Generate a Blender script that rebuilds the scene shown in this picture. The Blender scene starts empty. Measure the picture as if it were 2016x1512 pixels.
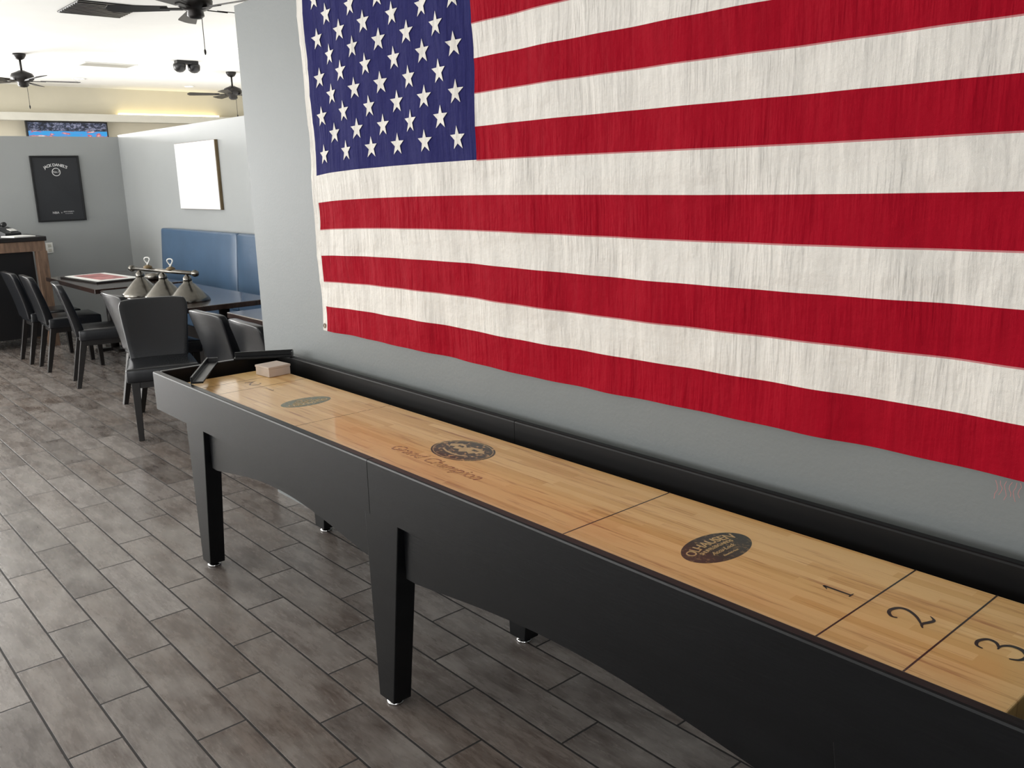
import bpy, bmesh, math, random
from mathutils import Vector, Matrix
random.seed(7)
S = bpy.context.scene
COL = S.collection

# ------------------------------------------------------------------ materials
def srgb(r, g, b):
    def c(v):
        v /= 255.0
        return v/12.92 if v <= 0.04045 else ((v+0.055)/1.055)**2.4
    return (c(r), c(g), c(b), 1)

class NT:
    def __init__(s, m):
        s.t = m.node_tree; s.n = s.t.nodes; s.l = s.t.links
    def node(s, typ, **kw):
        n = s.n.new(typ)
        for k, v in kw.items(): setattr(n, k, v)
        return n
    def set(s, sock, v):
        if isinstance(v, bpy.types.NodeSocket): s.l.new(v, sock)
        else: sock.default_value = v
    def math(s, op, a, b=None, c=None):
        n = s.n.new('ShaderNodeMath'); n.operation = op
        s.set(n.inputs[0], a)
        if b is not None: s.set(n.inputs[1], b)
        if c is not None: s.set(n.inputs[2], c)
        return n.outputs[0]
    def mix(s, f, a, b, bt='MIX'):
        n = s.n.new('ShaderNodeMix'); n.data_type = 'RGBA'; n.blend_type = bt
        s.set(n.inputs[0], f); s.set(n.inputs[6], a); s.set(n.inputs[7], b)
        return n.outputs[2]
    def coord(s, scale=(1, 1, 1), out='Object'):
        t = s.n.new('ShaderNodeTexCoord'); mp = s.n.new('ShaderNodeMapping')
        mp.inputs['Scale'].default_value = scale
        s.l.new(t.outputs[out], mp.inputs[0]); return mp.outputs[0]
    def noise(s, vec, scale=5, detail=4, rough=0.5):
        n = s.n.new('ShaderNodeTexNoise'); s.l.new(vec, n.inputs['Vector'])
        n.inputs['Scale'].default_value = scale; n.inputs['Detail'].default_value = detail
        n.inputs['Roughness'].default_value = rough
        return n.outputs['Fac']
    def ramp(s, f, stops):
        n = s.n.new('ShaderNodeValToRGB'); s.l.new(f, n.inputs[0])
        e = n.color_ramp.elements
        while len(e) < len(stops): e.new(0.5)
        for i, (p, c) in enumerate(stops):
            e[i].position = p; e[i].color = c
        return n.outputs[0]
    def bump(s, h, strength=0.3, dist=0.01):
        n = s.n.new('ShaderNodeBump'); s.l.new(h, n.inputs['Height'])
        n.inputs['Strength'].default_value = strength; n.inputs['Distance'].default_value = dist
        return n.outputs[0]

def newmat(name):
    m = bpy.data.materials.new(name); m.use_nodes = True
    return m, NT(m), m.node_tree.nodes['Principled BSDF']

def mat(name, col, rough=0.5, metal=0.0, var=0.12, nscale=6, stretch=(1, 1, 1), bump=0.0, bscale=60, coat=0.0, emis=None, estr=0, spec=0.5):
    m, t, b = newmat(name)
    v = t.coord(stretch)
    n = t.noise(v, nscale, 4)
    c1 = tuple(x*(1-var) for x in col[:3])+(1,); c2 = tuple(min(1, x*(1+var)) for x in col[:3])+(1,)
    c = t.ramp(n, [(0.3, c1), (0.7, c2)])
    t.l.new(c, b.inputs['Base Color'])
    b.inputs['Roughness'].default_value = rough; b.inputs['Metallic'].default_value = metal
    b.inputs['Coat Weight'].default_value = coat; b.inputs['Coat Roughness'].default_value = 0.1
    b.inputs['Specular IOR Level'].default_value = spec
    if bump:
        h = t.noise(t.coord(stretch), bscale, 3); t.l.new(t.bump(h, bump, 0.004), b.inputs['Normal'])
    if emis:
        b.inputs['Emission Color'].default_value = emis; b.inputs['Emission Strength'].default_value = estr
    return m

M = {}
M['wall'] = mat('grey_wall_paint', srgb(120, 124, 124), 0.5, var=0.03, nscale=1.5, bump=0.12, bscale=90, spec=0.35)
M['wall_glare'] = mat('grey_wall_paint_glare', srgb(158, 161, 161), 0.42, var=0.03, nscale=1.5, bump=0.12, bscale=90, spec=0.4)  # same grey paint, its colour lightened for glare on the inner walls
M['beige'] = mat('beige_wall_paint', srgb(202, 196, 178), 0.7, var=0.03, nscale=2)
M['ceil'] = mat('white_ceiling_paint', srgb(242, 242, 238), 0.85, var=0.015, nscale=3, bump=0.1, bscale=120)
M['trim'] = mat('light_trim_paint', srgb(200, 198, 188), 0.5, var=0.03)
M['black'] = mat('black_satin_lacquer', srgb(13, 14, 16), 0.32, var=0.15, nscale=5, stretch=(1, 6, 6), bump=0.06, bscale=30, spec=0.24)
M['blackrail'] = mat('black_inner_rail', srgb(12, 12, 13), 0.5, var=0.15, nscale=5, spec=0.25)
M['blackin'] = mat('black_gutter_felt', srgb(13, 13, 15), 0.85, var=0.1, spec=0.2)
M['leather'] = mat('black_leather', srgb(22, 24, 28), 0.27, var=0.15, nscale=10, bump=0.12, bscale=90)
M['blue'] = mat('blue_booth_leather', srgb(66, 90, 116), 0.33, var=0.08, nscale=5, bump=0.1, bscale=70)
M['darkwood'] = mat('dark_stained_wood', srgb(26, 23, 22), 0.35, var=0.25, nscale=5, stretch=(1, 8, 8))
M['tabletop'] = mat('dark_polished_tabletop', srgb(52, 38, 34), 0.16, var=0.3, nscale=4, stretch=(1, 8, 1), coat=0.5)
M['chrome'] = mat('chrome', srgb(200, 200, 200), 0.15, 1.0, var=0.03)
M['nickel'] = mat('brushed_nickel', srgb(116, 113, 107), 0.24, 1.0, var=0.1, nscale=30)
M['bronze'] = mat('dark_bronze', srgb(28, 25, 24), 0.4, 0.3, var=0.1)
M['plasticblack'] = mat('black_plastic', srgb(18, 18, 20), 0.35, var=0.1)
M['white'] = mat('white_plastic', srgb(228, 228, 224), 0.45, var=0.02)
M['paper'] = mat('white_paper', srgb(235, 235, 232), 0.6, var=0.03)
M['card'] = mat('pale_cardboard', srgb(200, 186, 174), 0.7, var=0.06, nscale=15)
M['rustic'] = mat('reclaimed_wood', srgb(106, 84, 68), 0.6, var=0.4, nscale=6, stretch=(6, 6, 1), bump=0.2, bscale=20)
def inkmat(name, col, wood, lo=0.38, hi=0.6, sc=90):
    m, t, b = newmat(name)
    n = t.noise(t.coord((1, 1, 1)), sc, 5, 0.7)
    t.l.new(t.ramp(n, [(lo, col), (hi, col), (hi+0.06, wood)]), b.inputs['Base Color'])
    b.inputs['Roughness'].default_value = 0.3; b.inputs['Coat Weight'].default_value = 0.4; b.inputs['Coat Roughness'].default_value = 0.08
    return m
WOODC = srgb(216, 174, 116)
M['ink'] = inkmat('black_ink', srgb(52, 54, 46), srgb(128, 112, 76), 0.4, 0.55)
M['line'] = inkmat('foul_line_ink', srgb(30, 26, 22), srgb(90, 68, 46), 0.4, 0.6, 30)
M['lineworn'] = inkmat('worn_line_ink', srgb(120, 90, 58), WOODC, 0.4, 0.52, 30)
M['inkworn'] = inkmat('worn_dark_ink', srgb(58, 52, 38), WOODC, 0.35, 0.55, 70)
M['inkfade'] = inkmat('faded_brown_ink', srgb(158, 110, 78), WOODC, 0.35, 0.50)
M['inkgreen'] = inkmat('faded_green_ink', srgb(98, 106, 76), srgb(180, 150, 96), 0.35, 0.56)
M['tan'] = mat('tan_lettering', srgb(208, 180, 128), 0.35, var=0.12, nscale=60, coat=0.4)
M['posterwhite'] = mat('white_print', srgb(225, 225, 225), 0.5, var=0.05)
M['posterblack'] = mat('chalkboard_black', srgb(40, 42, 46), 0.5, var=0.1, nscale=4)
M['gold'] = mat('gold_edge', srgb(110, 92, 62), 0.4, var=0.15)
M['canvas'] = mat('glare_white_print', srgb(250, 251, 252), 0.2, var=0.02, nscale=3, coat=0.5)  # glossy white picture, window glare painted into its white
M['glow'] = mat('lamp_glow', srgb(255, 250, 235), 0.5, var=0.01, emis=(1, .95, .85, 1), estr=8)
M['cove'] = mat('warm_cove_glow', srgb(255, 230, 150), 0.5, var=0.01, emis=(1, .85, .5, 1), estr=4)
M['red'] = mat('pink_red_print', srgb(180, 120, 120), 0.4, var=0.5, nscale=12)

# flag cloth
def cloth(name, col, pucker=0.9):
    m, t, b = newmat(name)
    v = t.coord((34, 1, 3.5)); n1 = t.noise(v, 1.0, 3, 0.6)
    v2 = t.coord((3, 1, 3)); n2 = t.noise(v2, 1.3, 5, 0.55)
    v3 = t.coord((700, 700, 700)); n3 = t.noise(v3, 1.0, 1)
    mp = t.node('ShaderNodeMapping'); mp.inputs['Rotation'].default_value = (0, 0.6, 0); mp.inputs['Scale'].default_value = (2.0, 1, 9)
    tc = t.node('ShaderNodeTexCoord'); t.l.new(tc.outputs['Object'], mp.inputs[0]); n4 = t.noise(mp.outputs[0], 1.2, 2, 0.4)
    msk = t.ramp(t.noise(t.coord((2.2, 1, 4)), 1.6, 2), [(0.38, (.3, .3, .3, 1)), (0.62, (1, 1, 1, 1))])
    h = t.math('MULTIPLY', t.math('MULTIPLY', n1, 1.0), msk)
    h = t.math('ADD', h, t.math('MULTIPLY', n2, 2.3))
    h = t.math('ADD', h, t.math('MULTIPLY', n3, 0.05))
    h = t.math('ADD', h, t.math('MULTIPLY', n4, 1.3))
    c1 = tuple(x*0.88 for x in col[:3])+(1,)
    t.l.new(t.ramp(n1, [(0.3, c1), (0.6, col)]), b.inputs['Base Color'])
    t.l.new(t.bump(h, pucker, 0.016), b.inputs['Normal'])
    b.inputs['Roughness'].default_value = 0.85
    b.inputs['Specular IOR Level'].default_value = 0.12
    return m
M['fred'] = cloth('flag_red_cloth', srgb(154, 4, 30), 0.8)
M['fwhite'] = cloth('flag_white_cloth', srgb(224, 220, 213), 0.95)
M['fblue'] = cloth('flag_blue_cloth', srgb(40, 40, 92), 0.6)
M['fseam'] = cloth('flag_seam_cloth', srgb(190, 124, 126), 0.4)
M['thread'] = mat('loose_thread', srgb(200, 130, 130), 0.8)

# floor planks
def floor_mat():
    m, t, b = newmat('wood_look_tile')
    tc = t.node('ShaderNodeTexCoord'); sp = t.node('ShaderNodeSeparateXYZ'); t.l.new(tc.outputs['Object'], sp.inputs[0])
    PW, PL = 0.155, 0.62
    v = t.math('DIVIDE', sp.outputs[1], PW); row = t.math('FLOOR', v)
    u = t.math('ADD', t.math('DIVIDE', sp.outputs[0], PL), t.math('MULTIPLY', row, 0.36)); colm = t.math('FLOOR', u)
    fu = t.math('FRACT', u); fv = t.math('FRACT', v)
    du = t.math('MULTIPLY', t.math('MINIMUM', fu, t.math('SUBTRACT', 1.0, fu)), PL)
    dv = t.math('MULTIPLY', t.math('MINIMUM', fv, t.math('SUBTRACT', 1.0, fv)), PW)
    d = t.math('MINIMUM', du, dv)
    mr = t.node('ShaderNodeMapRange'); t.l.new(d, mr.inputs[0]); mr.inputs[1].default_value = 0.0026; mr.inputs[2].default_value = 0.0044
    cb = t.node('ShaderNodeCombineXYZ'); t.l.new(row, cb.inputs[0]); t.l.new(colm, cb.inputs[1])
    wn = t.node('ShaderNodeTexWhiteNoise'); wn.noise_dimensions = '3D'; t.l.new(cb.outputs[0], wn.inputs[0])
    ad = t.node('ShaderNodeVectorMath', operation='ADD'); sc = t.node('ShaderNodeVectorMath', operation='SCALE')
    t.l.new(wn.outputs['Color'], sc.inputs[0]); sc.inputs['Scale'].default_value = 20
    t.l.new(tc.outputs['Object'], ad.inputs[0]); t.l.new(sc.outputs[0], ad.inputs[1])
    mp = t.node('ShaderNodeMapping'); mp.inputs['Scale'].default_value = (1.8, 7, 1); t.l.new(ad.outputs[0], mp.inputs[0])
    n1 = t.noise(mp.outputs[0], 3, 9, 0.7)
    mp2 = t.node('ShaderNodeMapping'); mp2.inputs['Scale'].default_value = (1.8, 3.6, 1); t.l.new(ad.outputs[0], mp2.inputs[0])
    n2 = t.noise(mp2.outputs[0], 2.2, 7, 0.6)
    mp3 = t.node('ShaderNodeMapping'); mp3.inputs['Scale'].default_value = (9, 60, 1); t.l.new(ad.outputs[0], mp3.inputs[0])
    n3 = t.noise(mp3.outputs[0], 2.0, 4, 0.6)
    base = t.ramp(wn.outputs['Value'], [(0, srgb(112, 103, 98)), (0.35, srgb(138, 130, 125)), (0.7, srgb(130, 118, 110)), (1, srgb(156, 149, 145))])
    streak = t.ramp(n1, [(0.28, srgb(146, 137, 132)), (0.68, srgb(255, 255, 255))])
    c = t.mix(0.8, base, streak, 'MULTIPLY')
    grain = t.ramp(n3, [(0.35, srgb(196, 190, 186)), (0.6, srgb(255, 255, 255))])
    c = t.mix(0.7, c, grain, 'MULTIPLY')
    patch = t.ramp(n2, [(0.40, (0, 0, 0, 1)), (0.66, (1, 1, 1, 1))])
    c = t.mix(t.math('MULTIPLY', patch, 0.5), c, srgb(164, 158, 153))
    c = t.mix(mr.outputs[0], srgb(38, 35, 34), c)
    t.l.new(c, b.inputs['Base Color'])
    r = t.math('ADD', t.math('MULTIPLY', n1, 0.2), 0.17)
    r = t.math('ADD', r, t.math('MULTIPLY', t.math('SUBTRACT', 1.0, mr.outputs[0]), 0.5))
    t.l.new(r, b.inputs['Roughness'])
    h = t.math('ADD', mr.outputs[0], t.math('MULTIPLY', n1, 0.2))
    t.l.new(t.bump(h, 0.4, 0.003), b.inputs['Normal'])
    return m
M['floor'] = floor_mat()

def board_mat():
    m, t, b = newmat('maple_butcher_block')
    tc = t.node('ShaderNodeTexCoord'); sp = t.node('ShaderNodeSeparateXYZ'); t.l.new(tc.outputs['Object'], sp.inputs[0])
    PW, PL = 0.0275, 0.42
    v = t.math('DIVIDE', sp.outputs[1], PW); row = t.math('FLOOR', v)
    rw = t.node('ShaderNodeTexWhiteNoise'); rw.noise_dimensions = '1D'; t.l.new(row, rw.inputs['W'])
    u = t.math('ADD', t.math('DIVIDE', sp.outputs[0], PL), t.math('MULTIPLY', rw.outputs['Value'], 7.0)); colm = t.math('FLOOR', u)
    cb = t.node('ShaderNodeCombineXYZ'); t.l.new(row, cb.inputs[0]); t.l.new(colm, cb.inputs[1])
    wn = t.node('ShaderNodeTexWhiteNoise'); wn.noise_dimensions = '3D'; t.l.new(cb.outputs[0], wn.inputs[0])
    base = t.ramp(wn.outputs['Value'], [(0, srgb(226, 180, 110)), (0.3, srgb(238, 196, 128)), (0.7, srgb(245, 207, 142)), (1, srgb(230, 184, 114))])
    ad = t.node('ShaderNodeVectorMath', operation='ADD'); sc = t.node('ShaderNodeVectorMath', operation='SCALE')
    t.l.new(wn.outputs['Color'], sc.inputs[0]); sc.inputs['Scale'].default_value = 9
    t.l.new(tc.outputs['Object'], ad.inputs[0]); t.l.new(sc.outputs[0], ad.inputs[1])
    mp = t.node('ShaderNodeMapping'); mp.inputs['Scale'].default_value = (1.5, 40, 1); t.l.new(ad.outputs[0], mp.inputs[0])
    n1 = t.noise(mp.outputs[0], 2.2, 6, 0.6)
    st = t.ramp(n1, [(0.28, srgb(196, 148, 98)), (0.44, (1, 1, 1, 1))])
    c = t.mix(0.5, base, st, 'MULTIPLY')
    n3 = t.noise(t.coord((1.1, 22, 1)), 2.4, 5, 0.65)
    st2 = t.ramp(n3, [(0.56, (1, 1, 1, 1)), (0.68, srgb(176, 112, 70))])
    c = t.mix(0.65, c, st2, 'MULTIPLY')
    n2 = t.noise(t.coord((1.2, 5, 1)), 2.0, 5, 0.65)
    c = t.mix(t.math('MULTIPLY', t.ramp(n2, [(0.5, (0, 0, 0, 1)), (0.72, (1, 1, 1, 1))]), 0.3), c, srgb(222, 168, 120), 'MULTIPLY')
    t.l.new(c, b.inputs['Base Color'])
    b.inputs['Roughness'].default_value = 0.32
    b.inputs['Coat Weight'].default_value = 0.5; b.inputs['Coat Roughness'].default_value = 0.10
    return m
M['board'] = board_mat()

def tv_mat():
    m, t, b = newmat('television_picture')
    sp = t.node('ShaderNodeSeparateXYZ'); t.l.new(t.coord(), sp.inputs[0])
    n = t.noise(t.coord((14, 14, 26)), 1.2, 4, 0.7)
    n2 = t.noise(t.coord((3, 3, 9)), 1.6, 2, 0.7)
    crowd = t.ramp(n, [(0.40, srgb(16, 20, 34)), (0.52, srgb(60, 70, 96)), (0.62, srgb(150, 150, 170)), (0.72, srgb(50, 90, 150))])
    low = t.ramp(n2, [(0.42, srgb(50, 160, 225)), (0.52, srgb(80, 150, 220)), (0.56, srgb(205, 60, 55)), (0.66, srgb(235, 235, 235))])
    f = t.math('GREATER_THAN', sp.outputs[2], 0.20)
    c = t.mix(f, low, crowd)
    b.inputs['Base Color'].default_value = (0, 0, 0, 1)
    t.l.new(c, b.inputs['Emission Color']); b.inputs['Emission Strength'].default_value = 1.0
    return m
M['tv'] = tv_mat()

# ------------------------------------------------------------------ mesh helpers
def obj_from_bm(name, bm, material, parent=None, loc=(0, 0, 0), smooth=False, rot=None):
    me = bpy.data.meshes.new(name)
    bmesh.ops.recalc_face_normals(bm, faces=bm.faces)
    bm.to_mesh(me); bm.free()
    if material is not None: me.materials.append(material)
    if smooth:
        for p in me.polygons: p.use_smooth = True
    o = bpy.data.objects.new(name, me)
    COL.objects.link(o); o.location = loc
    if rot: o.rotation_euler = rot
    if parent is not None: o.parent = parent
    return o

def thing(name, label, category, loc=(0, 0, 0), rotz=0, group=None):
    e = bpy.data.objects.new(name, None); COL.objects.link(e)
    e.location = loc; e.rotation_euler = (0, 0, rotz); e.empty_display_size = 0.1
    e['label'] = label; e['category'] = category
    if group: e['group'] = group
    return e

def tag(o, label, category, group=None):
    o['label'] = label; o['category'] = category
    if group: o['group'] = group
    return o

def addbox(bm, lo, hi, bevel=0, seg=2):
    r = bmesh.ops.create_cube(bm, size=1)
    vs = r['verts']
    for v in vs:
        v.co = Vector(((lo[i]+hi[i])/2 + v.co[i]*(hi[i]-lo[i])) for i in range(3))
    if bevel:
        es = list({e for v in vs for e in v.link_edges})
        bmesh.ops.bevel(bm, geom=es, offset=bevel, segments=seg, profile=0.5, affect='EDGES')

def box(name, lo, hi, material, parent=None, bevel=0, seg=2, loc=(0, 0, 0), smooth=False, rot=None):
    bm = bmesh.new(); addbox(bm, lo, hi, bevel, seg)
    return obj_from_bm(name, bm, material, parent, loc, smooth, rot)

def boxes(name, lst, material, parent=None, bevel=0, loc=(0, 0, 0)):
    bm = bmesh.new()
    for lo, hi in lst: addbox(bm, lo, hi, bevel)
    return obj_from_bm(name, bm, material, parent, loc)

def lathe(name, prof, material, parent=None, loc=(0, 0, 0), seg=32, rot=None, smooth=True, closed=True):
    bm = bmesh.new(); rings = []
    for r, z in prof:
        rings.append([bm.verts.new((r*math.cos(2*math.pi*i/seg), r*math.sin(2*math.pi*i/seg), z)) for i in range(seg)])
    for a, b in zip(rings, rings[1:]):
        for i in range(seg): bm.faces.new((a[i], a[(i+1) % seg], b[(i+1) % seg], b[i]))
    if closed:
        bm.faces.new(rings[0]); bm.faces.new(rings[-1])
    o = obj_from_bm(name, bm, material, parent, loc, False, rot)
    if smooth:
        for p in o.data.polygons: p.use_smooth = len(p.vertices) == 4
    return o

def prism(name, pts, axis, a, b, material, parent=None, bevel=0, loc=(0, 0, 0)):
    bm = bmesh.new()
    def mk(p, t):
        return {'y': (p[0], t, p[1]), 'x': (t, p[0], p[1]), 'z': (p[0], p[1], t)}[axis]
    A = [bm.verts.new(mk(p, a)) for p in pts]; B = [bm.verts.new(mk(p, b)) for p in pts]
    n = len(pts)
    for i in range(n): bm.faces.new((A[i], A[(i+1) % n], B[(i+1) % n], B[i]))
    bm.faces.new(A); bm.faces.new(B)
    if bevel:
        bmesh.ops.recalc_face_normals(bm, faces=bm.faces)
        es = [e for e in bm.edges if len(e.link_faces) == 2 and e.calc_face_angle(0) > 0.6]
        bmesh.ops.bevel(bm, geom=es, offset=bevel, segments=2, profile=0.5, affect='EDGES')
    return obj_from_bm(name, bm, material, parent, loc)

def frustum(name, c0, s0, c1, s1, material, parent=None, bevel=0.004):
    bm = bmesh.new()
    def ring(c, s): return [bm.verts.new((c[0]+s[0]*i, c[1]+s[1]*j, c[2])) for i, j in ((-1, -1), (1, -1), (1, 1), (-1, 1))]
    A = ring(c0, s0); B = ring(c1, s1)
    for i in range(4): bm.faces.new((A[i], A[(i+1) % 4], B[(i+1) % 4], B[i]))
    bm.faces.new(A); bm.faces.new(B)
    if bevel: bmesh.ops.bevel(bm, geom=list(bm.edges), offset=bevel, segments=2, profile=0.5, affect='EDGES')
    return obj_from_bm(name, bm, material, parent)

def lattice(name, nx, ny, nz, fn, material, parent=None, bevel=0.0):
    bm = bmesh.new(); V = {}
    def g(i, j, k):
        if (i, j, k) not in V:
            V[(i, j, k)] = bm.verts.new(fn(2*i/nx-1, 2*j/ny-1, 2*k/nz-1))
        return V[(i, j, k)]
    for i in range(nx):
        for j in range(ny):
            for k in (0, nz): bm.faces.new((g(i, j, k), g(i+1, j, k), g(i+1, j+1, k), g(i, j+1, k)))
        for k in range(nz):
            for j in (0, ny): bm.faces.new((g(i, j, k), g(i+1, j, k), g(i+1, j, k+1), g(i, j, k+1)))
    for j in range(ny):
        for k in range(nz):
            for i in (0, nx): bm.faces.new((g(i, j, k), g(i, j+1, k), g(i, j+1, k+1), g(i, j, k+1)))
    bmesh.ops.recalc_face_normals(bm, faces=bm.faces)
    if bevel:
        es = [e for e in bm.edges if e.calc_face_angle(0) > 0.9]
        bmesh.ops.bevel(bm, geom=es, offset=bevel, segments=3, profile=0.5, affect='EDGES')
    return obj_from_bm(name, bm, material, parent, smooth=True)

def tube(name, pts, r, material, parent=None, loc=(0, 0, 0)):
    cu = bpy.data.curves.new(name, 'CURVE'); cu.dimensions = '3D'; cu.bevel_depth = r; cu.bevel_resolution = 3
    sp = cu.splines.new('POLY'); sp.points.add(len(pts)-1)
    for p, q in zip(sp.points, pts): p.co = (*q, 1)
    tmp = bpy.data.objects.new('tmp', cu); COL.objects.link(tmp)
    bpy.context.view_layer.update()
    me = bpy.data.meshes.new_from_object(tmp.evaluated_get(bpy.context.evaluated_depsgraph_get()))
    bpy.data.objects.remove(tmp)
    me.name = name; me.materials.clear(); me.materials.append(material)
    for p in me.polygons: p.use_smooth = True
    o = bpy.data.objects.new(name, me); COL.objects.link(o); o.location = loc
    if parent is not None: o.parent = parent
    return o

def text(name, body, size, material, parent, mtx, arc=0.0, ext=0.0004, spacing=1.0, shear=0.0, offset=0.0):
    cu = bpy.data.curves.new(name, 'FONT'); cu.body = body; cu.size = size; cu.align_x = 'CENTER'; cu.align_y = 'CENTER'
    cu.extrude = ext; cu.space_character = spacing; cu.shear = shear; cu.resolution_u = 4; cu.offset = offset
    tmp = bpy.data.objects.new('tmp', cu); COL.objects.link(tmp)
    bpy.context.view_layer.update()
    me = bpy.data.meshes.new_from_object(tmp.evaluated_get(bpy.context.evaluated_depsgraph_get()))
    bpy.data.objects.remove(tmp)
    me.name = name; me.materials.clear(); me.materials.append(material)
    for v in me.vertices:
        if arc:
            a = v.co.x/arc; r = arc+v.co.y
            v.co = Vector((r*math.sin(a), r*math.cos(a)-arc, v.co.z))
        v.co = mtx @ v.co
    o = bpy.data.objects.new(name, me); COL.objects.link(o)
    if parent is not None: o.parent = parent
    return o

def copy_thing(root, loc, rotz, label=None):
    r = root.copy(); COL.objects.link(r); r.location = loc; r.rotation_euler = (0, 0, rotz)
    if label: r['label'] = label
    def rec(src, dst):
        for c in src.children:
            k = c.copy(); COL.objects.link(k); k.parent = dst
            rec(c, k)
    rec(root, r)
    return r

def struct(o):
    o['kind'] = 'structure'; return o

# ------------------------------------------------------------------ camera
cam = bpy.data.cameras.new('camera'); co = bpy.data.objects.new('camera', cam); COL.objects.link(co)
cam.sensor_width = 36; cam.lens = 1730/2016*36; cam.clip_start = 0.05; cam.clip_end = 100
R = Matrix(((0.6585, -0.1574, 0.7359), (0.7521, 0.1692, -0.6369), (-0.0243, 0.9729, 0.2298)))
qq = R.to_quaternion(); qq.normalize()
co.rotation_mode = 'QUATERNION'; co.rotation_quaternion = qq; co.location = (0, 0, 1.6)
S.camera = co

# ------------------------------------------------------------------ room
X0, X1, Y0, Y1, ZC = -16.6, 3.0, -5.0, 9.6, 3.25
WY = 1.942
struct(box('floor', (X0-.15, Y0-.15, -0.1), (X1+.15, Y1+.15, 0), M['floor']))
struct(box('ceiling', (X0-.15, Y0-.15, ZC), (X1+.15, Y1+.15, ZC+0.1), M['ceil']))
struct(box('wall_right', (-4.166, WY, 0), (X1, WY+.12, 2.41), M['wall']))
struct(box('wall_inner_right', (-10.85, 3.5, 0), (X1, 3.62, 2.17), M['wall_glare']))
struct(box('wall_inner_back', (-10.97, 1.35, 0), (-10.85, 3.62, 2.15), M['wall_glare']))
wins = [(-15.4, -12.4), (-11.4, -8.4), (-7.4, -4.4), (-3.4, -0.4), (0.4, 2.4)]
def wall_with_windows(name, axis, pos, a, b, wins, material):
    lst = []; cur = a
    def seg(s, e, z0, z1):
        if axis == 'y': lst.append(((s, pos-.15, z0), (e, pos, z1)))
        else: lst.append(((pos-.15, s, z0), (pos, e, z1)))
    for s, e in wins:
        seg(cur, s, 0, ZC); seg(s, e, 0, 0.5); seg(s, e, 2.7, ZC); cur = e
    seg(cur, b, 0, ZC)
    return struct(boxes(name, lst, material))
wall_with_windows('wall_left', 'y', Y0, X0, X1, wins, M['beige'])
wins2 = [(-4.0, -1.6), (-1.0, 1.9)]
wall_with_windows('wall_back', 'x', X0, Y0, Y1, wins2, M['beige'])
wins3 = [(-4.0, -1.0)]
wall_with_windows('wall_front', 'x', X1+.15, Y0, Y1, wins3, M['wall'])
struct(box('wall_far_right', (X0, Y1, 0), (X1, Y1+.15, ZC), M['beige']))
wi = 1
def window(axis, pos, s, e):
    global wi
    z0, z1, t = 0.5, 2.7, 0.05
    mid = (s+e)/2; lst = []
    def seg(a, b, c, d):
        if axis == 'y': lst.append(((a, pos-.12, c), (b, pos-.04, d)))
        else: lst.append(((pos-.12, a, c), (pos-.04, b, d)))
    seg(s, e, z0, z0+t); seg(s, e, z1-t, z1); seg(s, s+t, z0, z1); seg(e-t, e, z0, z1); seg(mid-t/2, mid+t/2, z0, z1)
    struct(boxes('window_%d' % wi, lst, M['bronze'])); wi += 1
for s, e in wins: window('y', Y0, s, e)
for s, e in wins2: window('x', X0, s, e)
for s, e in wins3: window('x', X1+.15, s, e)
struct(box('trim_1', (X0, 2.2, 2.68), (X0+.28, Y1, 2.80), M['trim']))
struct(box('trim_2', (X0+.02, 5.4, 2.80), (X0+.10, 7.2, 2.84), M['cove']))

# ------------------------------------------------------------------ shuffleboard table
T = thing('shuffleboard_table', 'long black shuffleboard table with maple playing board along the flag wall', 'shuffleboard table', (-2.11, 1.5915, 0))
ox, oy = -2.11, 1.5915
def L(x, y, z): return (x-ox, y-oy, z)
ZR, ZB = 0.80, 0.63
xl, xr, yf, yb, sx = -3.91, -0.30, 1.287, 1.896, -2.15
th = 0.03
def rail(name, a, b, y0, y1, m):
    pts = [(y0-oy, ZB), (y0-oy, ZR-.006), (y0-oy+.0018, ZR-.0018), (y0-oy+.006, ZR), (y1-oy-.006, ZR), (y1-oy-.0018, ZR-.0018), (y1-oy, ZR-.006), (y1-oy, ZB)]
    return prism(name, pts, 'x', a-ox, b-ox, m, T)
for (a, b) in ((xl, sx-.0012), (sx+.0012, xr)):
    rail('side_rail', a, b, yf, yf+th, M['black'])
    rail('side_rail', a, b, yb-th, yb, M['blackrail'])
box('end_rail', L(xl, yf+th, ZB), L(xl+th, yb-th, ZR), M['black'], T, 0.004)
box('end_rail', L(xr-th, yf+th, ZB), L(xr, yb-th, ZR), M['black'], T, 0.004)
box('tray', L(xl+th, yf+th, ZB+.005), L(xr-th, yb-th, 0.675), M['blackin'], T)
B = box('playing_board', L(-3.79, 1.387, 0.675), L(-0.427, 1.796, 0.753), M['board'], T, 0.003)
def apron(xa, xb, y0, y1, ze, rise):
    pts = [(xa-ox, ZB), (xa-ox, ze)]
    n = 22; fl = 0.05
    for i in range(n+1):
        t = i/n; x = xa+fl+(xb-xa-2*fl)*t
        pts.append((x-ox, ze+rise*math.sin(math.pi*t)**1.1))
    pts += [(xb-ox, ze), (xb-ox, ZB)]
    prism('apron', pts, 'y', y0-oy, y1-oy, M['black'], T)
legs = [(-3.575, -3.395, 1), (-2.18, -2.003, 1), (-0.66, -0.483, -1)]
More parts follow.
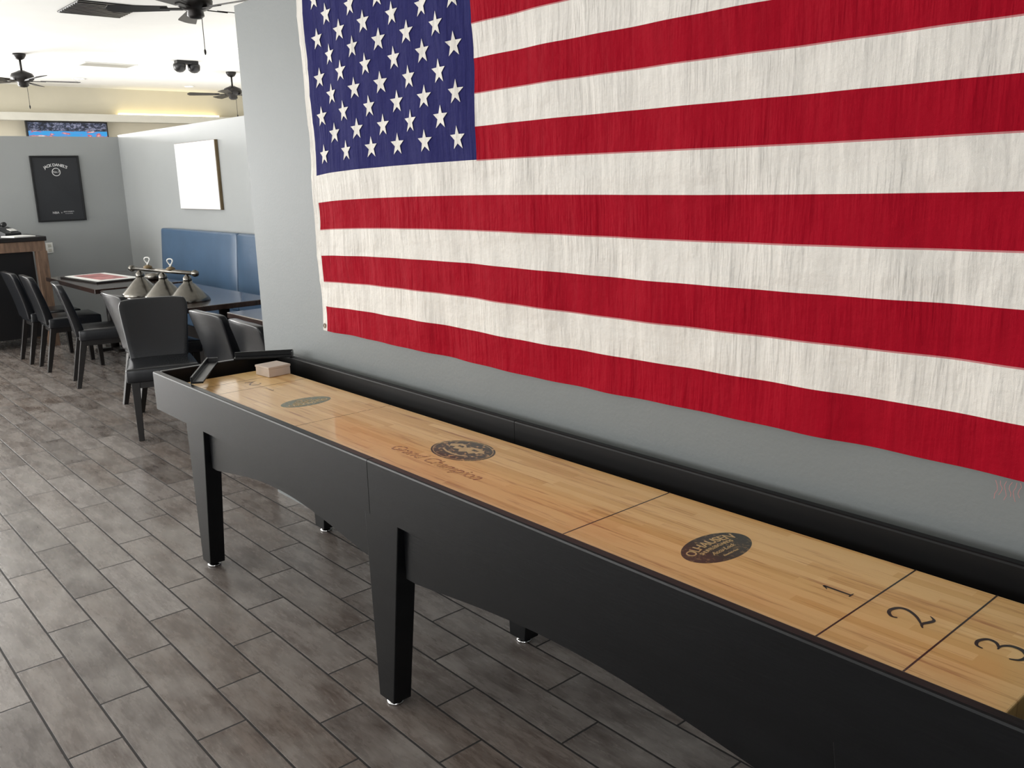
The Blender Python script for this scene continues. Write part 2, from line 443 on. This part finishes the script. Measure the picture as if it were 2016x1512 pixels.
def leg(xa, xb, d, y0, y1, s):
    bw = 0.08
    if d == 1: bx0, bx1 = xa+0.018, xa+0.018+bw
    else: bx0, bx1 = xb-0.018-bw, xb-0.018
    by0, by1 = (y0, y0+0.065) if s == 1 else (y1-0.065, y1)
    bm = bmesh.new()
    A = [bm.verts.new(Vector(L(x, y, ZB))) for x, y in ((xa, y0), (xb, y0), (xb, y1), (xa, y1))]
    Bv = [bm.verts.new(Vector(L(x, y, 0.022))) for x, y in ((bx0, by0), (bx1, by0), (bx1, by1), (bx0, by1))]
    for i in range(4): bm.faces.new((A[i], A[(i+1) % 4], Bv[(i+1) % 4], Bv[i]))
    bm.faces.new(A); bm.faces.new(Bv)
    es = [e for e in bm.edges if abs(e.verts[0].co.z-e.verts[1].co.z) > .1]
    bmesh.ops.bevel(bm, geom=es, offset=0.003, segments=2, profile=0.5, affect='EDGES')
    lo = obj_from_bm('leg', bm, M['black'], T)
    cx, cy = (bx0+bx1)/2-ox, (by0+by1)/2-oy
    f = lathe('leveling_foot', [(0.026, 0), (0.028, 0.004), (0.026, 0.009), (0.01, 0.013), (0.01, 0.024)], M['chrome'], lo, (cx, cy, 0), 20)
    f['label'] = 'round chrome leveling foot'
for xa, xb, d in legs:
    leg(xa, xb, d, yf, yf+.07, 1); leg(xa, xb, d, yb-.07, yb, -1)
for i in range(2):
    ze, rise = ((.470, .062), (.462, .054))[i]
    apron(legs[i][1]-.004, legs[i+1][0]+.004, yf+.022, yf+.047, ze, rise)
    apron(legs[i][1]-.004, legs[i+1][0]+.004, yb-.047, yb-.022, ze, rise)
zt = 0.7533
def markmtx(x, y, z=zt, up=-1):
    c = Vector(L(x, y, z))
    rx = Vector((0, -up*1.0, 0)); uy = Vector((up*1.0, 0, 0)); uz = Vector((0, 0, 1))
    m = Matrix((rx, uy, uz)).transposed().to_4x4(); m.translation = c
    return m
def line(x, m, w=0.0035, name='foul_line'):
    box(name, L(x-w/2, 1.3875, 0.7525), L(x+w/2, 1.7955, 0.7534), m, B)
for x in (-0.593, -0.758, -1.43): line(x, M['line'])
for x in (-2.79, -3.462, -3.627): line(x, M['lineworn'], .0025)
DIG = {
 '1': [([(-.16, .30), (-.06, .40), (.02, .5), (.02, .2), (.02, -.2), (.02, -.46)], (.01, .10, .08)), ([(-.14, -.47), (.02, -.455), (.18, -.47)], (.015, .06, .015))],
 '2': [([(-.27, .20), (-.31, .32), (-.18, .46), (.02, .5), (.24, .40), (.28, .2), (.12, -.08), (-.12, -.30), (-.34, -.46)], (.06, .11, .03)), ([(-.34, -.45), (-.16, -.36), (.04, -.44), (.22, -.48), (.37, -.32)], (.03, .11, .015))],
 '3': [([(-.28, .30), (-.22, .45), (.0, .5), (.22, .38), (.20, .2), (.04, .08), (-.08, .05)], (.05, .10, .02)), ([(-.08, .06), (.12, .05), (.28, -.10), (.26, -.34), (.05, -.5), (-.20, -.45), (-.32, -.27)], (.02, .12, .05))]}
def digit(ch, size, mtx, m):
    bm = bmesh.new()
    for li, (pts, w) in enumerate(DIG[ch]):
        P = [Vector((p[0], p[1], 0))*size for p in pts]
        sm = []
        for i in range(len(P)-1):
            p0 = P[max(0, i-1)]; p1 = P[i]; p2 = P[i+1]; p3 = P[min(len(P)-1, i+2)]
            for k in range(6):
                t = k/6
                sm.append(0.5*((2*p1)+(p2-p0)*t+(2*p0-5*p1+4*p2-p3)*t*t+(3*p1-p0-3*p2+p3)*t**3))
        sm.append(P[-1]); n = len(sm); rows = []
        for i, p in enumerate(sm):
            d = (sm[min(n-1, i+1)]-sm[max(0, i-1)]).normalized(); nrm = Vector((-d.y, d.x, 0))
            t = i/(n-1)
            ww = (w[0]+(w[1]-w[0])*math.sin(min(1, t*2)*math.pi/2) if t < .5 else w[2]+(w[1]-w[2])*math.sin(min(1, (1-t)*2)*math.pi/2))*size*.95
            z = Vector((0, 0, .0003+li*.00006))
            rows.append((bm.verts.new(mtx @ (p+nrm*ww/2+z)), bm.verts.new(mtx @ (p-nrm*ww/2+z))))
        for a, b in zip(rows, rows[1:]): bm.faces.new((a[0], a[1], b[1], b[0]))
    return obj_from_bm('number', bm, m, B)
for b_, x, s_ in (('1', -0.823, .062), ('2', -0.672, .078), ('3', -0.507, .080)): digit(b_, s_, markmtx(x, 1.585), M['line'])
for b_, x in (('1', -3.397), ('2', -3.548)): digit(b_, .075, markmtx(x, 1.585, up=1), M['lineworn'])
def oval(name, x, y, a, b, m, z0=0.7525, z1=0.7534, hole=None):
    bm = bmesh.new(); n = 64
    def ring(a, b, z): return [bm.verts.new(L(x+b*math.cos(2*math.pi*i/n), y+a*math.sin(2*math.pi*i/n), z)) for i in range(n)]
    A = ring(a, b, z0); C = ring(a, b, z1)
    for i in range(n): bm.faces.new((A[i], A[(i+1) % n], C[(i+1) % n], C[i]))
    if hole:
        D = ring(a*hole, b*hole, z1); E = ring(a*hole, b*hole, z0)
        for i in range(n):
            bm.faces.new((C[i], C[(i+1) % n], D[(i+1) % n], D[i])); bm.faces.new((D[i], D[(i+1) % n], E[(i+1) % n], E[i]))
    else:
        bm.faces.new(C)
    return obj_from_bm(name, bm, m, B)
def logo(x, up, m_oval):
    oval('oval_logo', x, 1.588, 0.104, 0.064, m_oval)
    mt = markmtx(x, 1.588, 0.7538, up)
    tm = M['tan']
    text('logo_lettering', 'OLHAUSEN', 0.035, tm, B, mt @ Matrix.Translation((0, 0.028, 0)), arc=0.22, spacing=.93)
    text('logo_lettering', 'SHUFFLEBOARDS', 0.0155, tm, B, mt @ Matrix.Translation((0, 0.003, 0)), arc=0.4)
    text('logo_lettering', 'Accu-Lock', 0.019, tm, B, mt @ Matrix.Translation((0, -0.018, 0)), shear=0.4)
    text('logo_lettering', "America's Best", 0.009, tm, B, mt @ Matrix.Translation((0, -0.040, 0)))
logo(-1.1255, -1, M['ink']); logo(-3.081, 1, M['inkgreen'])
ex_, ey_ = -2.135, 1.633
oval('emblem', ex_, ey_, 0.09, 0.122, M['inkworn'])
oval('emblem_border', ex_, ey_, 0.084, 0.115, M['tan'], 0.7525, 0.7537, 0.98)
def blob(pts, m, z=0.7537, name='emblem_figure'):
    bm = bmesh.new()
    A = [bm.verts.new(L(ex_+p[0], ey_+p[1], 0.7525)) for p in pts]; C = [bm.verts.new(L(ex_+p[0], ey_+p[1], z)) for p in pts]
    n = len(pts)
    for i in range(n): bm.faces.new((A[i], A[(i+1) % n], C[(i+1) % n], C[i]))
    bm.faces.new(C); obj_from_bm(name, bm, m, B)
blob([(-.085, .018), (-.055, .043), (-.03, .038), (-.012, .026), (0, .036), (.02, .045), (.05, .042), (.08, .024), (.062, .015), (.066, .002), (.05, .008), (.042, -.010), (.02, .0), (.0, -.018), (-.02, .0), (-.042, -.008), (-.05, .009), (-.072, .002)], M['tan'])
blob([(-.05, .027), (-.028, .029), (-.02, .016), (-.045, .014)], M['inkworn'], .7539)
blob([(.02, .030), (.05, .028), (.045, .017), (.02, .018)], M['inkworn'], .7539)
blob([(-.065, -.032), (-.03, -.045), (0, -.048), (.03, -.045), (.065, -.032), (.06, -.028), (.03, -.038), (0, -.041), (-.03, -.038), (-.06, -.028)], M['tan'])
text('board_lettering', 'Grand Champion', 0.064, M['inkfade'], B, Matrix.Translation(L(-2.11, 1.500, zt)), shear=0.35)

def strip(name, p, q, w, h, label):
    p, q = Vector(p), Vector(q); d = q-p; ln = d.length; ang = math.atan2(d.y, d.x)
    o = thing(name, label, 'trim strip', tuple((p+q)/2), ang)
    o.rotation_euler = (0, -math.asin(d.z/ln), ang)
    prof = [(-w/2, 0), (w/2, 0), (w/2, h), (w/2-.008, h), (w/2-.008, .008), (-w/2, .008)]
    prism('channel', prof, 'x', -ln/2, ln/2, M['black'], o, 0.0015)
    box('end_cap', (ln/2-.004, -w/2+.001, .0), (ln/2+.003, w/2-.001, h*.9), M['plasticblack'], o)
    return o
strip('rail_strip', (-3.52, 1.330, .8005), (-3.885, 1.55, .8005), 0.05, 0.028, 'loose black angle strip laid across the table end')
strip('rail_strip', (-3.895, 1.66, .8005), (-3.755, 1.885, .8005), 0.055, 0.028, 'second loose black angle strip laid over the corner')
bx = thing('powder_box', 'small pale cardboard box at the end of the playing board', 'box', (-3.655, 1.738, 0.7542), 0.1)
box('body', (-.055, -.06, 0), (.055, .05, .036), M['card'], bx, 0.002)
box('lid', (-.057, -.062, .036), (.057, .052, .046), M['card'], bx, 0.002)

# ------------------------------------------------------------------ flag
xs0, xs1 = -3.522, -0.607
hdr = 0.045; cw = 1.10
def vz(v):
    return 1.652 + (7-v)*0.1085 if v <= 7 else 1.652 - (v-7)*0.1175
def F(x, v, off=0.0):
    u = (x-xs0)/(xs1-xs0)
    z = vz(v)
    k = 1.0 if v <= 7 else max(0, (13-v)/6)
    z += -0.033*math.exp(-u/0.10)*k + 0.012*u
    z += 0.004*math.sin(u*9+v*0.5)*(v/13)
    xx = x + 0.012*(v/13)*math.exp(-u/0.05)
    low = (v/13)**2
    y = 0.005*math.sin(x*11+v*0.35) + 0.004*math.sin(x*27-v*0.8) + 0.003*math.sin(v*2.1+x*3)
    y += 0.0012*math.sin(x*75+math.sin(v*1.3)*2)*abs(math.sin(math.pi*v))
    y += low*(0.006*math.sin(x*7.3+1.0)+0.003*math.sin(x*19+v))
    fr = abs(v-round(v))
    y += -0.0022*max(0, 1-fr/0.2)
    return (xx, WY-0.021+y*0.7-off, z)
bm = bmesh.new()
xsl = [xs0, xs0+hdr]
n1 = 90; xsl += [xs0+hdr+cw*(i+1)/n1 for i in range(n1)]
n2 = 150; xc = xs0+hdr+cw; xsl += [xc+(xs1-xc)*(i+1)/n2 for i in range(n2)]
vs_ = []
for s in range(13):
    vs_ += [s, s+.035, s+.12, s+.3, s+.5, s+.7, s+.88]
vs_.append(13)
G = [[bm.verts.new(F(x, v)) for v in vs_] for x in xsl]
for i in range(len(xsl)-1):
    for j in range(len(vs_)-1):
        f = bm.faces.new((G[i][j], G[i][j+1], G[i+1][j+1], G[i+1][j])); f.smooth = True
        xm = (xsl[i]+xsl[i+1])/2; st = int((vs_[j]+1e-6))
        if i == 0: f.material_index = 1
        elif xm < xc and st < 7: f.material_index = 2
        else:
            f.material_index = 0 if st % 2 == 0 else 1
            if vs_[j] == st and st > 0: f.material_index = 3
            if vs_[j] == st and (st % 2 == 0 or (st == 7 and xm < xc)): f.material_index = 0 if st % 2 == 0 else 1
for r in range(1, 10):
    for c in range(1, 12):
        if (r+c) % 2: continue
        cx = xs0+hdr+cw*c/12; cv = 7*r/10; R_ = 0.043
        def P(ang, rad):
            return bm.verts.new(F(cx+rad*math.sin(ang), cv-rad*math.cos(ang)/0.1085, 0.0035))
        ctr = P(0, 0); pts = [P(math.pi*k/5, R_ if k % 2 == 0 else R_*0.40) for k in range(10)]
        for k in range(10):
            f = bm.faces.new((ctr, pts[(k+1) % 10], pts[k])); f.material_index = 1; f.smooth = True
bm.normal_update()
for f in bm.faces:
    if f.normal.y > 0: f.normal_flip()
me = bpy.data.meshes.new('flag'); bm.to_mesh(me); bm.free()
for k in ('fred', 'fwhite', 'fblue', 'fseam'): me.materials.append(M[k])
flag = bpy.data.objects.new('flag', me); COL.objects.link(flag)
tag(flag, 'large cotton stars and stripes flag hung flat on grey wall', 'flag')
for v in (0.15, 12.8):
    p = F(xs0+0.022, v, 0.003)
    lathe('grommet', [(0.006, 0), (0.011, 0), (0.011, 0.002), (0.006, 0.002), (0.006, 0)], M['gold'], flag, p, 20, (math.pi/2, 0, 0), closed=False)
for i in range(6):
    x = xs1-0.006-i*0.009; z0 = 0.957-0.001*i
    pts = [(x+0.003*math.sin(k*1.7+i), WY-0.027, z0-0.008*k*(1+.3*(i % 2))) for k in range(5)]
    tube('loose_thread', pts, 0.0005, M['thread'], flag)

# ------------------------------------------------------------------ chairs
CH = 'black leather dining chairs'
def build_chair(label, loc, rotz):
    c = thing('dining_chair', label, 'chair', loc, rotz, CH)
    def seatf(a, b, t):
        x = 0.0 + a*0.215; y = b*(0.21+0.010*a); z = 0.43+0.045*t
        if t > 0: z += 0.014*(1-a*a)*(1-b*b)
        return (x, y, z)
    lattice('seat', 8, 8, 2, seatf, M['leather'], c, 0.012)
    def backf(t, a, h):
        hh = (h+1)/2
        w = 0.178+0.046*hh
        if hh > .85: w -= .02*((hh-.85)/.15)**2
        x = -0.20-0.11*hh**1.3 - 0.022*(1-a*a)*hh + t*(0.036-0.012*hh)
        z = 0.42+0.428*hh + 0.010*(1-a**4)*hh
        return (x, a*w, z)
    lattice('backrest', 2, 12, 14, backf, M['leather'], c, 0.010)
    boxes('seat_frame', [((-.19, -.19, .345), (.19, -.165, .390)), ((-.19, .165, .345), (.19, .19, .390)),
                         ((.165, -.165, .345), (.19, .165, .390)), ((-.19, -.165, .345), (-.165, .165, .390))], M['darkwood'], c)
    for s in (-1, 1):
        frustum('leg', (0.172, s*0.17, 0.40), (0.026, 0.026), (0.18, s*0.176, 0), (0.017, 0.017), M['darkwood'], c, 0.003)
        frustum('leg', (-0.175, s*0.165, 0.42), (0.026, 0.026), (-0.265, s*0.175, 0), (0.017, 0.017), M['darkwood'], c, 0.003)
    return c
q = math.pi/2
c0 = build_chair('black leather dining chair turned toward the shuffleboard table', (-5.81, 1.975, 0), math.radians(-17))
copy_thing(c0, (-5.17, 2.36, 0), q+0.05, 'black leather dining chair tucked at a table beside the wall end')
copy_thing(c0, (-4.60, 2.36, 0), q-0.04, 'black leather dining chair tucked at a table beside the wall end')
copy_thing(c0, (-6.60, 2.27, 0), q, 'black leather dining chair tucked at a dark dining table')
copy_thing(c0, (-7.73, 2.20, 0), q-0.18, 'black leather dining chair pulled out a little from the dark table')
copy_thing(c0, (-8.66, 2.18, 0), q-.05, 'black leather dining chair tucked at a dark dining table')
copy_thing(c0, (-9.20, 2.15, 0), q, 'black leather dining chair tucked at a dark dining table')

# ------------------------------------------------------------------ dining tables
TG = 'dark dining tables along the booth'
def build_table(label, loc, lx, ly):
    t = thing('dining_table', label, 'table', loc, 0, TG)
    box('tabletop', (-lx/2, -ly/2, .712), (lx/2, ly/2, .752), M['tabletop'], t, 0.005)
    for s in (-1, 1):
        x = s*(lx/2-.28)
        lathe('column', [(0.04, .03), (.04, .70)], M['darkwood'], t, (x, 0.1, 0), 20)
        boxes('base', [((x-.035, -.08, 0), (x+.035, .34, .03)), ((x-.2, .065, 0), (x-.036, .135, .03)), ((x+.036, .065, 0), (x+.2, .135, .03))], M['darkwood'], t)
        box('top_plate', (x-.14, -.1, .70), (x+.14, .3, .712), M['darkwood'], t)
    return t
build_table('dark polished dining table with a menu board on it', (-8.72, 2.60, 0), 1.55, .76)
build_table('dark polished dining table with a billiard light lying on it', (-6.98, 2.60, 0), 1.65, .76)
build_table('dark polished dining table beside the wall end', (-4.98, 2.78, 0), 1.5, .72)

# ------------------------------------------------------------------ booths
def build_booth(label, x0, x1):
    b = thing('booth_bench', label, 'booth seat', ((x0+x1)/2, 3.2, 0), 0, 'blue booth benches')
    h = (x1-x0)/2-.003
    box('base', (-h, -.20, 0), (h, .28, .34), M['darkwood'], b, 0.004)
    def sf(a, y, t): return (a*h, .035+y*.245, .40+.058*t+(.015*(1-y*y)*(1-abs(a)**6) if t > 0 else 0))
    lattice('seat_cushion', 14, 6, 2, sf, M['blue'], b, 0.02)
    def bf(a, y, t):
        tt = (t+1)/2
        yy = .22+y*(.07-.03*tt)+.02*tt
        if y < 0: yy -= .02*(1-abs(a)**8)*math.sin(math.pi*min(1, tt*1.1))
        return (a*h, yy, .46+.70*tt)
    lattice('back_cushion', 14, 2, 10, bf, M['blue'], b, 0.022)
    return b
build_booth('long blue leather booth bench against the grey wall', -9.55, -7.67)
build_booth('blue leather booth bench next to the other one', -7.67, -5.6)

# ------------------------------------------------------------------ billiard light on table
bl = thing('billiard_light', 'three shade brushed nickel billiard light lying on a dark table', 'light fixture', (-6.86, 2.42, .752), math.atan2(.14, .72))
for i in (-1, 0, 1):
    x = i*.33
    sh = lathe('lamp_shade', [(.150, 0), (.153, .004), (.14, .03), (.05, .125), (.035, .135), (.032, .15), (.028, .15), (.031, .132), (.046, .12), (.135, .03), (.147, .004)], M['nickel'], bl, (x, 0, 0), 40, closed=False)
    lathe('shade_neck', [(.03, .148), (.034, .155), (.028, .18), (.014, .19), (.012, .20)], M['nickel'], bl, (x, 0, 0), 24)
lathe('crossbar', [(.016, -.42), (.016, .42)], M['nickel'], bl, (0, 0, .21), 20, (0, math.pi/2, 0))
for s in (-1, 1):
    lathe('finial', [(.013, 0), (.024, .005), (.026, .018), (.017, .028), (.022, .038), (.004, .05)], M['nickel'], bl, (s*.42, 0, .21), 20, (0, s*math.pi/2, 0))
for x in (-.2, .12):
    pts = [(x+.026*math.cos(a)*1.0, .01*math.sin(a*2), .275+.03*math.sin(a)) for a in [k*math.pi/10-.5*math.pi for k in range(21)]]
    tube('hanging_cord', pts, .005, M['white'], bl)
    lathe('canopy', [(.034, 0), (.032, .014), (.012, .024), (.006, .035)], M['gold'], bl, (x, 0, .222), 20)

mb = thing('menu_board', 'flat red and white printed menu board lying on the table', 'menu', (-8.85, 2.55, .752), .1)
box('tray', (-.42, -.22, 0), (.42, .22, .014), M['darkwood'], mb, .003)
box('printed_sheet', (-.39, -.19, .014), (.39, .19, .018), M['paper'], mb)
box('printed_picture', (-.33, -.13, .018), (.30, .12, .0195), M['red'], mb)
cn = thing('metal_canister', 'short brushed metal canister lying on the table', 'canister', (-8.25, 2.82, .752+.034), .9)
lathe('body', [(.034, -.06), (.034, .06)], M['nickel'], cn, (0, 0, 0), 24, (0, math.pi/2, 0))
lathe('cap', [(.030, .0605), (.033, .065), (.033, .09), (.028, .094)], M['plasticblack'], cn, (0, 0, 0), 24, (0, math.pi/2, 0))

# ------------------------------------------------------------------ host stand
hs = thing('host_stand', 'reclaimed wood host stand with dark top near the grey wall', 'counter', (-10.3, 1.78, 0))
box('countertop', (-.38, -.6, 1.08), (.38, .6, 1.125), M['darkwood'], hs, .006)
for a in (-.33, .33):
    for b_ in (-.54, .54):
        box('post', (a-.05, b_-.05, 0), (a+.05, b_+.05, .98), M['rustic'], hs, .004)
boxes('beam', [((-.37, -.58, .98), (.37, -.49, 1.08)), ((-.37, .49, .98), (.37, .58, 1.08)), ((.29, -.49, .98), (.37, .49, 1.08)), ((-.37, -.49, .98), (-.29, .49, 1.08))], M['rustic'], hs)
box('panel', (-.30, -.48, .1), (.27, .48, .97), M['plasticblack'], hs)
ph = thing('desk_phone', 'black desk telephone on the host stand', 'telephone', (-10.45, 2.14, 1.125), .4)
prism('phone_body', [(-.10, 0), (.10, 0), (.10, .03), (-.10, .09)], 'y', -.09, .09, M['plasticblack'], ph, .004)
lathe('handset', [(.024, -.10), (.026, -.07), (.015, -.05), (.015, .05), (.026, .07), (.024, .10)], M['plasticblack'], ph, (-.06, -.04, .105), 16, (0, math.pi/2*0.9, 0))
box('display', (-.02, .0, .062), (.05, .07, .07), M['white'], ph, rot=(0, .28, 0))
pp = tag(box('paper_stack', (-.12, -.11, 0), (.12, .11, .012), M['paper'], None, .001, loc=(-10.08, 2.16, 1.125), rot=(0, 0, .3)), 'stack of white paper on the host stand', 'paper')

# ------------------------------------------------------------------ wall items
po = thing('framed_poster', 'black framed sign with white whiskey lettering on the grey wall', 'poster', (-10.85, 2.793, 1.59))
box('backing', (0, -.235, -.34), (.014, .235, .34), M['posterblack'], po)
boxes('frame', [((0, -.25, -.355), (.025, -.232, .355)), ((0, .232, -.355), (.025, .25, .355)), ((0, -.232, .337), (.025, .232, .355)), ((0, -.232, -.355), (.025, .232, -.337))], M['plasticblack'], po, .003)
def wm(y, z):
    m = Matrix(((0, 1, 0), (0, 0, 1), (1, 0, 0))).transposed().to_4x4(); m.translation = Vector((.0146, y, z)); return m
text('lettering', "JACK DANIEL'S", .042, M['posterwhite'], po, wm(0, .255), arc=.24, ext=.0006, spacing=.88, offset=.0006)
text('lettering', "No.7", .034, M['posterwhite'], po, wm(0, .18), ext=.0006)
bm = bmesh.new()
for i in range(40):
    a0, a1 = 2*math.pi*i/40, 2*math.pi*(i+1)/40
    vv = [bm.verts.new((.0148, r*math.sin(a), .18+r*math.cos(a))) for r, a in ((.044, a0), (.044, a1), (.037, a1), (.037, a0))]
    bm.faces.new(vv)
obj_from_bm('emblem_ring', bm, M['posterwhite'], po)
text('lettering', "NBA", .034, M['posterwhite'], po, wm(-.06, -.26), ext=.0006)
text('lettering', "x", .024, M['posterwhite'], po, wm(0, -.26), ext=.0006)
text('lettering', "JACK DANIEL'S", .016, M['posterwhite'], po, wm(.075, -.252), ext=.0006)
text('lettering', "Tennessee Whiskey", .010, M['posterwhite'], po, wm(.075, -.272), ext=.0006)

cp = thing('wall_picture', 'glossy white picture with painted window glare and thin gold edge above the booth', 'picture', (-8.6, 3.5, 1.68))
box('canvas', (-.49, -.03, -.32), (.49, -.0, .32), M['gold'], cp, .003)
box('picture_surface', (-.488, -.0335, -.316), (.482, -.0305, .316), M['canvas'], cp)
ot = thing('wall_outlet', 'white electrical outlet plate on the grey wall', 'outlet', (-10.85, 2.62, .95))
box('plate', (0, -.036, -.058), (.006, .036, .058), M['white'], ot, .002)
for z in (-.025, .025): box('socket', (.006, -.018, z-.016), (.009, .018, z+.016), M['trim'], ot, .001)

tv = thing('television', 'flat screen television showing a game on the beige wall', 'television', (-16.47, 4.52, 2.32), 0)
box('casing', (-.04, -.64, -.36), (.02, .64, .36), M['plasticblack'], tv, .004)
box('screen', (.02, -.615, -.33), (.024, .615, .335), M['tv'], tv)
box('wall_bracket', (-.13, -.2, -.15), (-.04, .2, .15), M['bronze'], tv)

# ------------------------------------------------------------------ ceiling things
FG = 'dark bronze ceiling fans'
def build_fan(loc, rot, label):
    f = thing('ceiling_fan', label, 'ceiling fan', loc, rot, FG)
    lathe('canopy', [(.075, 0), (.075, -.02), (.05, -.06), (.02, -.075)], M['bronze'], f)
    lathe('downrod', [(.013, -.07), (.013, -.22)], M['bronze'], f, seg=16)
    lathe('motor_housing', [(.03, -.2), (.06, -.215), (.12, -.24), (.135, -.27), (.13, -.31), (.09, -.335), (.06, -.345), (.065, -.38), (.04, -.40), (.01, -.405)], M['bronze'], f)
    for i in range(5):
        a = 2*math.pi*i/5
        n = 14
        top = []
        for k in range(n+1):
            t = k/n; r = .2+.46*t; w = (.045+.03*t)*(1 if t < .9 else math.sqrt(max(0.05, 1-((t-.9)/.1)**2)))
            top.append((r, w))
        outline = [(r, w) for r, w in top]+[(r, -w) for r, w in reversed(top)]
        b = prism('blade', outline, 'z', -.003, .003, M['bronze'], f)
        b.matrix_local = Matrix.Translation((0, 0, -.325)) @ Matrix.Rotation(a, 4, 'Z') @ Matrix.Rotation(math.radians(11), 4, 'X')
        k = box('blade_iron', (.09, -.02, -.012), (.26, .02, -.004), M['bronze'], f, .002)
        k.matrix_local = Matrix.Translation((0, 0, -.322)) @ Matrix.Rotation(a, 4, 'Z') @ Matrix.Rotation(math.radians(11), 4, 'X')
    tube('pull_chain', [(.03, .03, -.39), (.03, .03, -.62)], .003, M['bronze'], f)
    lathe('chain_knob', [(.003, 0), (.009, -.012), (.009, -.03), (.003, -.045)], M['bronze'], f, (.03, .03, -.62), 12)
    return f
f0 = build_fan((-7.08, 2.98, ZC), .35, 'dark bronze five blade ceiling fan with pull chain')
copy_thing(f0, (-12.84, 3.07, ZC), .1, 'dark bronze five blade ceiling fan over the partition')
copy_thing(f0, (-13.4, 6.1, ZC), .6, 'dark bronze five blade ceiling fan near the warm ledge')
sg = 'recessed ceiling lights'
def downlight(x, y):
    d = thing('recessed_light', 'round white recessed ceiling light, lit', 'ceiling light', (x, y, ZC), 0, sg)
    lathe('trim_ring', [(.07, -.001), (.10, -.001), (.10, -.008), (.07, -.006), (.07, -.001)], M['white'], d, closed=False)
    lathe('lens', [(.068, -.001), (.068, -.004)], M['glow'], d)
for x, y in ((-15.3, 4.46), (-15.66, 6.34), (-11.0, 5.2), (-9.0, 5.0)): downlight(x, y)
vt = thing('ceiling_vent', 'white slatted air vent in the ceiling', 'air vent', (-13.4, 4.3, ZC))
boxes('grille_frame', [((-.2, -.35, -.012), (.2, -.32, 0)), ((-.2, .32, -.012), (.2, .35, 0)), ((-.2, -.32, -.012), (-.17, .32, 0)), ((.17, -.32, -.012), (.2, .32, 0))], M['white'], vt)
boxes('slats', [((-.165+.055*i, -.32, -.010), (-.14+.055*i, .32, -.004)) for i in range(6)], M['trim'], vt)
box('duct_opening', (-.17, -.32, -.003), (.17, .32, -.0005), M['plasticblack'], vt)
sp_ = thing('ceiling_speaker_panel', 'square black panel in the ceiling', 'ceiling panel', (-9.30, 2.98, ZC))
box('panel', (-.34, -.29, -.012), (.34, .29, -.001), M['plasticblack'], sp_, .002)
boxes('slats', [((-.32+.07*i, -.28, -.018), (-.28+.07*i, .28, -.012)) for i in range(9)], M['plasticblack'], sp_)
sc_ = thing('security_camera', 'black twin dome security camera on the ceiling', 'security camera', (-12.5, 5.06, ZC))
box('mount', (-.06, -.15, -.05), (.06, .15, 0), M['plasticblack'], sc_, .01)
for s in (-1, 1):
    lathe('camera_dome', [(.08, -.045), (.085, -.07), (.075, -.12), (.04, -.15), (.008, -.157)], M['plasticblack'], sc_, (0, s*.1, 0), 24)

# ------------------------------------------------------------------ lights
def area(name, loc, rot, sx_, sy_, power, col=(1, 1, 1)):
    l = bpy.data.lights.new(name, 'AREA'); l.shape = 'RECTANGLE'; l.size = sx_; l.size_y = sy_; l.energy = power; l.color = col
    o = bpy.data.objects.new(name, l); COL.objects.link(o); o.location = loc; o.rotation_euler = rot
    return o
DC = (1, .995, .985)
for (s, e), p in zip(wins, (200, 250, 120, 34, 24)):
    area('window_daylight', ((s+e)/2, Y0-.02, 1.6), (math.pi/2, 0, 0), e-s-.1, 2.1, p, DC)
for (s, e), p in zip(wins2, (90, 560)):
    area('window_daylight', (X0-.02, (s+e)/2, 1.6), (0, -math.pi/2, 0), 2.1, e-s-.1, p, DC)
for s, e in wins3:
    area('window_daylight', (X1+.02, (s+e)/2, 1.6), (0, math.pi/2, 0), 2.1, e-s-.1, 75, DC)
area('added_bounce_fill', (-9.5, -2.2, 0.25), (math.pi, 0, 0), 9, 3.5, 240, (1, .99, .97))  # unseen up-facing lamp added as floor bounce to brighten the ceiling
area('added_bounce_fill', (-10.5, 6.6, 1.6), (math.pi, 0, 0), 9, 4, 185, (1, .99, .96))  # second added lamp, fills the ceiling beyond the partition
w = bpy.data.worlds.new('world'); S.world = w; w.use_nodes = True
w.node_tree.nodes['Background'].inputs[0].default_value = (.85, .92, 1, 1)
w.node_tree.nodes['Background'].inputs[1].default_value = 1.0
S.view_settings.view_transform = 'Standard'
S.view_settings.look = 'None'
S.view_settings.exposure = 0
